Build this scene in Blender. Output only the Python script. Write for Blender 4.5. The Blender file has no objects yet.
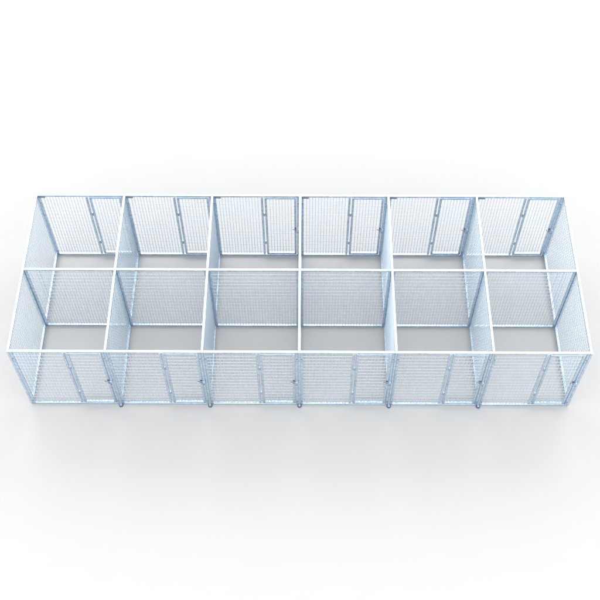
import bpy, bmesh, math
from mathutils import Matrix, Vector

sc = bpy.context.scene
COL = sc.collection

# ------------------------------------------------------------------ camera
W, D, H = 1.5, 1.534, 1.7625          # bay width, bay depth, panel height (metres)
NB = 6
pitch, yaw, roll = 0.9974, 0.0095, -0.0043
cam = bpy.data.cameras.new('camera')
co = bpy.data.objects.new('camera', cam)
COL.objects.link(co)
cam.sensor_width = 36.0
cam.lens = 1027.013 / 600 * 36.0
cam.clip_end = 500
r0 = Vector((math.cos(yaw), math.sin(yaw), 0))
fh = Vector((-math.sin(yaw), math.cos(yaw), 0))
fwd = fh * math.cos(pitch) + Vector((0, 0, -math.sin(pitch)))
up0 = fh * math.sin(pitch) + Vector((0, 0, math.cos(pitch)))
r = r0 * math.cos(roll) + up0 * math.sin(roll)
u = -r0 * math.sin(roll) + up0 * math.cos(roll)
m = Matrix((r, u, -fwd)).transposed().to_4x4()
m.translation = Vector((0.0611 * W, -5.2758 * W, 10.3235 * W))
co.matrix_world = m
sc.camera = co

# ------------------------------------------------------------------ studio light
sc.view_settings.view_transform = 'Standard'
sc.view_settings.look = 'None'
sc.view_settings.gamma = 1
sc.view_settings.exposure = 0.0
w = bpy.data.worlds.new('World')
sc.world = w
w.use_nodes = True
nt = w.node_tree
nt.nodes.clear()
wo = nt.nodes.new('ShaderNodeOutputWorld')
bg = nt.nodes.new('ShaderNodeBackground')
tc = nt.nodes.new('ShaderNodeTexCoord')
sx = nt.nodes.new('ShaderNodeSeparateXYZ')
rp = nt.nodes.new('ShaderNodeValToRGB')
nt.links.new(tc.outputs['Generated'], sx.inputs[0])
nt.links.new(sx.outputs['Z'], rp.inputs[0])
nt.links.new(rp.outputs[0], bg.inputs[0])
nt.links.new(bg.outputs[0], wo.inputs[0])
bg.inputs[1].default_value = 6.0
el = rp.color_ramp.elements          # unseen band of white world light, shaped to deepen shade inside the runs
STOPS = [(0.0, 0.0), (0.2, 0.0), (0.4, 1.0), (0.55, 1.0), (0.8, 0.0)]
el[0].position, el[1].position = 0.0, 1.0
for p, _ in STOPS[1:-1]:
    el.new(p)
for e, (p, v) in zip(el, STOPS):
    e.position, e.color = p, (v, v, v, 1)


def softbox(name, loc, aim, sx_, sy_, radiance):
    l = bpy.data.lights.new(name, 'AREA')
    l.shape = 'RECTANGLE'
    l.size, l.size_y = sx_, sy_
    l.energy = radiance * sx_ * sy_ * math.pi
    o = bpy.data.objects.new(name, l)
    COL.objects.link(o)
    o.location = loc
    o.rotation_euler = (Vector(aim) - Vector(loc)).to_track_quat('-Z', 'Y').to_euler()
    return o


softbox('key_softbox', (0, 56, 64), (0, 1.5, 0), 112, 34, 3.4)


# ------------------------------------------------------------------ materials
def mat(name, col, rough, metal, var=0.06, scale=40.0, rvar=0.1):
    M = bpy.data.materials.new(name)
    M.use_nodes = True
    t = M.node_tree
    b = t.nodes['Principled BSDF']
    b.inputs['Metallic'].default_value = metal
    c = t.nodes.new('ShaderNodeTexCoord')
    v = t.nodes.new('ShaderNodeTexVoronoi')
    v.inputs['Scale'].default_value = scale
    n = t.nodes.new('ShaderNodeTexNoise')
    n.inputs['Scale'].default_value = scale * 0.2
    n.inputs['Detail'].default_value = 6
    t.links.new(c.outputs['Object'], v.inputs['Vector'])
    t.links.new(c.outputs['Object'], n.inputs['Vector'])
    s = t.nodes.new('ShaderNodeSeparateColor')
    t.links.new(v.outputs['Color'], s.inputs[0])
    a = t.nodes.new('ShaderNodeMath'); a.operation = 'ADD'
    t.links.new(s.outputs[0], a.inputs[0]); t.links.new(n.outputs[0], a.inputs[1])
    k = t.nodes.new('ShaderNodeMapRange')
    k.inputs[1].default_value = 0.2; k.inputs[2].default_value = 1.6
    t.links.new(a.outputs[0], k.inputs[0])
    mx = t.nodes.new('ShaderNodeMix'); mx.data_type = 'RGBA'
    t.links.new(k.outputs[0], mx.inputs[0])
    mx.inputs[6].default_value = tuple(x * (1 - var) for x in col) + (1,)
    mx.inputs[7].default_value = tuple(min(1, x * (1 + var)) for x in col) + (1,)
    t.links.new(mx.outputs[2], b.inputs['Base Color'])
    q = t.nodes.new('ShaderNodeMapRange')
    q.inputs[3].default_value = max(0.02, rough - rvar); q.inputs[4].default_value = rough + rvar
    t.links.new(k.outputs[0], q.inputs[0])
    t.links.new(q.outputs[0], b.inputs['Roughness'])
    return M


GALV = mat('galvanised_steel', (0.54, 0.65, 0.76), 0.34, 1.0, 0.22, 38)
WIRE = mat('galvanised_wire', (0.445, 0.52, 0.59), 0.48, 0.45, 0.06, 60)
DARK = mat('dark_steel', (0.30, 0.33, 0.40), 0.45, 1.0, 0.2, 60)
IRON_AND_SHADE = mat('dark_iron', (0.20, 0.22, 0.27), 0.5, 1.0, 0.2, 60)  # tie plate iron, also the dark of the shade discs at the feet
FLOORM = mat('white_studio_floor', (0.40, 0.40, 0.40), 0.75, 0.0, 0.006, 1.2, 0.03)
FLOORM.node_tree.nodes['Principled BSDF'].inputs['Specular IOR Level'].default_value = 0.2


# ------------------------------------------------------------------ mesh helpers
def box(bm, x0, x1, y0, y1, z0, z1, bev=0.0):
    vs = [bm.verts.new(p) for p in ((x0, y0, z0), (x1, y0, z0), (x1, y1, z0), (x0, y1, z0),
                                    (x0, y0, z1), (x1, y0, z1), (x1, y1, z1), (x0, y1, z1))]
    fs = [bm.faces.new([vs[i] for i in q]) for q in ((3, 2, 1, 0), (4, 5, 6, 7), (0, 1, 5, 4),
                                                     (1, 2, 6, 5), (2, 3, 7, 6), (3, 0, 4, 7))]
    if bev:
        es = list({e for f in fs for e in f.edges})
        bmesh.ops.bevel(bm, geom=es, offset=bev, segments=3, profile=0.5, affect='EDGES')


def rod(bm, p, q, rad, n=8, cap=True):
    p, q = Vector(p), Vector(q)
    d = (q - p).normalized()
    a = d.orthogonal().normalized()
    b = d.cross(a)
    A, B = [], []
    for i in range(n):
        t = 2 * math.pi * (i + .5) / n
        o = (a * math.cos(t) + b * math.sin(t)) * rad
        A.append(bm.verts.new(p + o)); B.append(bm.verts.new(q + o))
    for i in range(n):
        f = bm.faces.new((A[i], A[(i + 1) % n], B[(i + 1) % n], B[i]))
        f.smooth = n >= 6
    if cap:
        bm.faces.new(A[::-1]); bm.faces.new(B)


def obj(name, bm, M, parent=None):
    me = bpy.data.meshes.new(name)
    bm.normal_update()
    bm.to_mesh(me); bm.free()
    me.materials.append(M)
    o = bpy.data.objects.new(name, me)
    COL.objects.link(o)
    if parent:
        o.parent = parent
    return o


def thing(name, loc, cat, group):
    o = bpy.data.objects.new(name, None)
    o.empty_display_size = 0.1
    COL.objects.link(o)
    o.location = loc
    o['category'] = cat
    o['kind'] = 'thing'
    o['group'] = group
    return o


def copy_tree(o, parent=None):
    c = o.copy()
    COL.objects.link(c)
    if parent:
        c.parent = parent
    for ch in list(o.children):
        copy_tree(ch, c)
    return c


# ------------------------------------------------------------------ floor
bm = bmesh.new()
S = 150
bm.faces.new([bm.verts.new(p) for p in ((-S, -S, 0), (S, -S, 0), (S, S, 0), (-S, S, 0))])
fl = obj('floor', bm, FLOORM)
fl['kind'] = 'structure'

# ------------------------------------------------------------------ panels
T = 0.038          # tube section
Z0 = 0.012         # panels stand a little off the floor on their glides
R = 0.0045; RH = 0.0041          # wire radius
BEV = 0.005


def tube(name, parent, x0, x1, z0, z1, axis='x'):
    bm = bmesh.new()
    if axis == 'x':
        box(bm, x0, x1, -T / 2, T / 2, z0, z1, BEV)
    else:
        box(bm, -T / 2, T / 2, x0, x1, z0, z1, BEV)
    return obj(name, bm, GALV, parent)


def wires(parent, x0, x1, z0, z1, axis='x', sp=0.05, sh=0.10):
    """welded wire: close uprights, cross wires twice as far apart welded on one side"""
    bm = bmesh.new()

    def P(a, off, z):
        return (a, off, z) if axis == 'x' else (off, a, z)
    n = max(2, round((x1 - x0) / sp))
    for i in range(1, n):
        a = x0 + (x1 - x0) * i / n
        rod(bm, P(a, 0, z0 - .004), P(a, 0, z1 + .004), R, 6, False)
    k = max(2, round((z1 - z0) / sh))
    for i in range(1, k):
        z = z0 + (z1 - z0) * i / k
        rod(bm, P(x0 - .004, -R - .8 * RH, z), P(x1 + .004, -R - .8 * RH, z), RH, 6, False)
    return obj('wire_mesh', bm, WIRE, parent)


def bolts(parent, x, side):
    for z in (0.14, 1.56):
        bm = bmesh.new()
        y = side * T / 2
        rod(bm, (x, y, z), (x, y + side * .004, z), .013, 12)
        rod(bm, (x, y + side * .003, z), (x, y + side * .014, z), .008, 6)
        obj('bolt', bm, DARK, parent)


def door_panel(name, loc, group, back):
    L = W - T - 0.003
    t = thing(name, loc, 'kennel panel', group)
    tube('bottom_rail', t, T, L - T, Z0, Z0 + T)
    tube('top_rail', t, T, L - T, H - T, H)
    ms = 0.803
    tube('stile', t, 0, T, Z0, H)
    tube('stile', t, L - T, L, Z0, H)
    tube('stile', t, ms, ms + T, Z0 + T, H - T)
    wires(t, T, ms, Z0 + T, H - T)
    d0, d1 = ms + T + .026, L - T - .010
    dz0, dz1 = Z0 + T + .012, H - T - .012
    dr = bpy.data.objects.new('door', None)
    COL.objects.link(dr)
    dr.parent = t
    tube('door_stile', dr, d0, d0 + T, dz0, dz1)
    tube('door_stile', dr, d1 - T, d1, dz0, dz1)
    tube('door_rail', dr, d0 + T, d1 - T, dz0, dz0 + T)
    tube('door_rail', dr, d0 + T, d1 - T, dz1 - T, dz1)
    wires(dr, d0 + T, d1 - T, dz0 + T, dz1 - T)
    s = 1 if back else -1
    for hz in (0.42, 1.24):                       # butt hinges across the gap
        bm = bmesh.new()
        xm = (ms + T + d0) / 2
        rod(bm, (xm, -.010, hz - .045), (xm, -.010, hz + .045), .009, 12)
        box(bm, xm - .014, xm + .014, -.008, -.002, hz - .04, hz + .04, .001)
        obj('hinge', bm, GALV, dr)
    # fork latch: plate, sliding bolt with a handle, keeper
    lz = 0.83
    yf = -T / 2
    bm = bmesh.new()
    box(bm, d1 - T + .002, d1 - .002, yf - .004, yf, lz - .055, lz + .055, .0015)
    rod(bm, (d1 - T - .035, yf - .016, lz + .012), (d1 + .055, yf - .016, lz + .012), .009, 12)
    rod(bm, (d1 - T - .02, yf - .016, lz + .012), (d1 - T - .02, yf - .055, lz + .05), .008, 10)
    rod(bm, (d1 - T / 2, yf - .026, lz - .03), (d1 + .03, yf - .026, lz - .075), .009, 10)
    rod(bm, (d1 - T / 2, yf, lz - .03), (d1 - T / 2, yf - .034, lz - .03), .010, 10)
    obj('latch', bm, DARK, dr)
    bm = bmesh.new()
    box(bm, d1 + .012, d1 + .044, yf - .032, yf - .001, lz - .008, lz + .032, .004)
    obj('latch_keeper', bm, GALV, t)
    bolts(t, T / 2, -1)
    bolts(t, L - T / 2, -1)
    if back:                                       # dark tie plate under the top rail, inner side
        bm = bmesh.new()
        box(bm, .006, .125, -T / 2 - .010, -T / 2 - .001, H - .055, H - .033, .002)
        obj('tie_plate', bm, IRON_AND_SHADE, t)
    return t


def plain_panel(name, loc, group):
    L = W - T - 0.003
    t = thing(name, loc, 'kennel panel', group)
    tube('bottom_rail', t, T, L - T, Z0, Z0 + T)
    tube('top_rail', t, T, L - T, H - T, H)
    tube('stile', t, 0, T, Z0, H)
    tube('stile', t, L - T, L, Z0, H)
    wires(t, T, L - T, Z0 + T, H - T)
    return t


def side_panel(name, loc, group):
    L = D + T / 2 - 0.001
    t = thing(name, loc, 'kennel panel', group)
    tube('bottom_rail', t, T, L - T, Z0, Z0 + T, 'y')
    tube('top_rail', t, T, L - T, H - T, H, 'y')
    tube('stile', t, 0, T, Z0, H, 'y')
    tube('stile', t, L - T, L, Z0, H, 'y')
    wires(t, T, L - T, Z0 + T, H - T, 'y')
    return t


def add_foot(t):
    bm = bmesh.new()
    box(bm, -.018, .018, -.036, -.001, 0.006, .040, .004)
    f = obj('foot', bm, GALV, t)
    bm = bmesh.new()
    rod(bm, (0, -.022, 0), (0, -.022, .0055), .036, 24)  # dark disc stands in for the contact shade around the foot
    obj('foot_shade_disc', bm, IRON_AND_SHADE, f)
    return f


ORD = ['first', 'second', 'third', 'fourth', 'fifth', 'sixth', 'seventh']
XL = [(-NB / 2 + i) * W for i in range(NB + 1)]
g = T / 2 + .0015

fp = None
for i in range(NB):
    o = door_panel('gate_panel', (0, 0, 0), 'door panels along the front of the kennel block', False) if i == 0 else copy_tree(fp)
    if i == 0:
        fp = o
    o.location = (XL[i] + g, 0, 0)
    o['label'] = f'galvanised mesh panel with latched gate, {ORD[i]} from left in the front row'
bp = None
for i in range(NB):
    o = door_panel('gate_panel', (0, 0, 0), 'door panels along the back of the kennel block', True) if i == 0 else copy_tree(bp)
    if i == 0:
        bp = o
    o.location = (XL[i] + g, 2 * D, 0)
    o['label'] = f'galvanised mesh panel with gate and dark tie plate, {ORD[i]} from left in the back row'
mp = None
for i in range(NB):
    o = plain_panel('mesh_panel', (0, 0, 0), 'partition panels along the middle of the kennel block') if i == 0 else copy_tree(mp)
    if i == 0:
        mp = o
    o.location = (XL[i] + g, D, 0)
    o['label'] = f'plain gateless mesh panel, {ORD[i]} from left in the middle row'
for row in (0, 1):
    sp_ = None
    for i in range(NB + 1):
        grp = 'side panels of the front runs' if row == 0 else 'side panels of the back runs'
        if i == 0:
            sp_ = o = side_panel('side_panel', (0, 0, 0), grp)
        else:
            o = copy_tree(sp_)
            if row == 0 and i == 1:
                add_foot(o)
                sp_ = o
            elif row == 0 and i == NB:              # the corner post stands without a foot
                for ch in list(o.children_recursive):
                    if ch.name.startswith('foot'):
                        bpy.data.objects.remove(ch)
        o.location = (XL[i], -T / 2 if row == 0 else D + .001, 0)
        half = 'front' if row == 0 else 'back'
        if i in (0, NB):
            e = 'left' if i == 0 else 'right'
            o['label'] = f'outer mesh side panel closing the {e} end of the {half} runs'
        else:
            o['label'] = f'mesh divider panel between the {ORD[i-1]} and {ORD[i]} {half} runs from left'
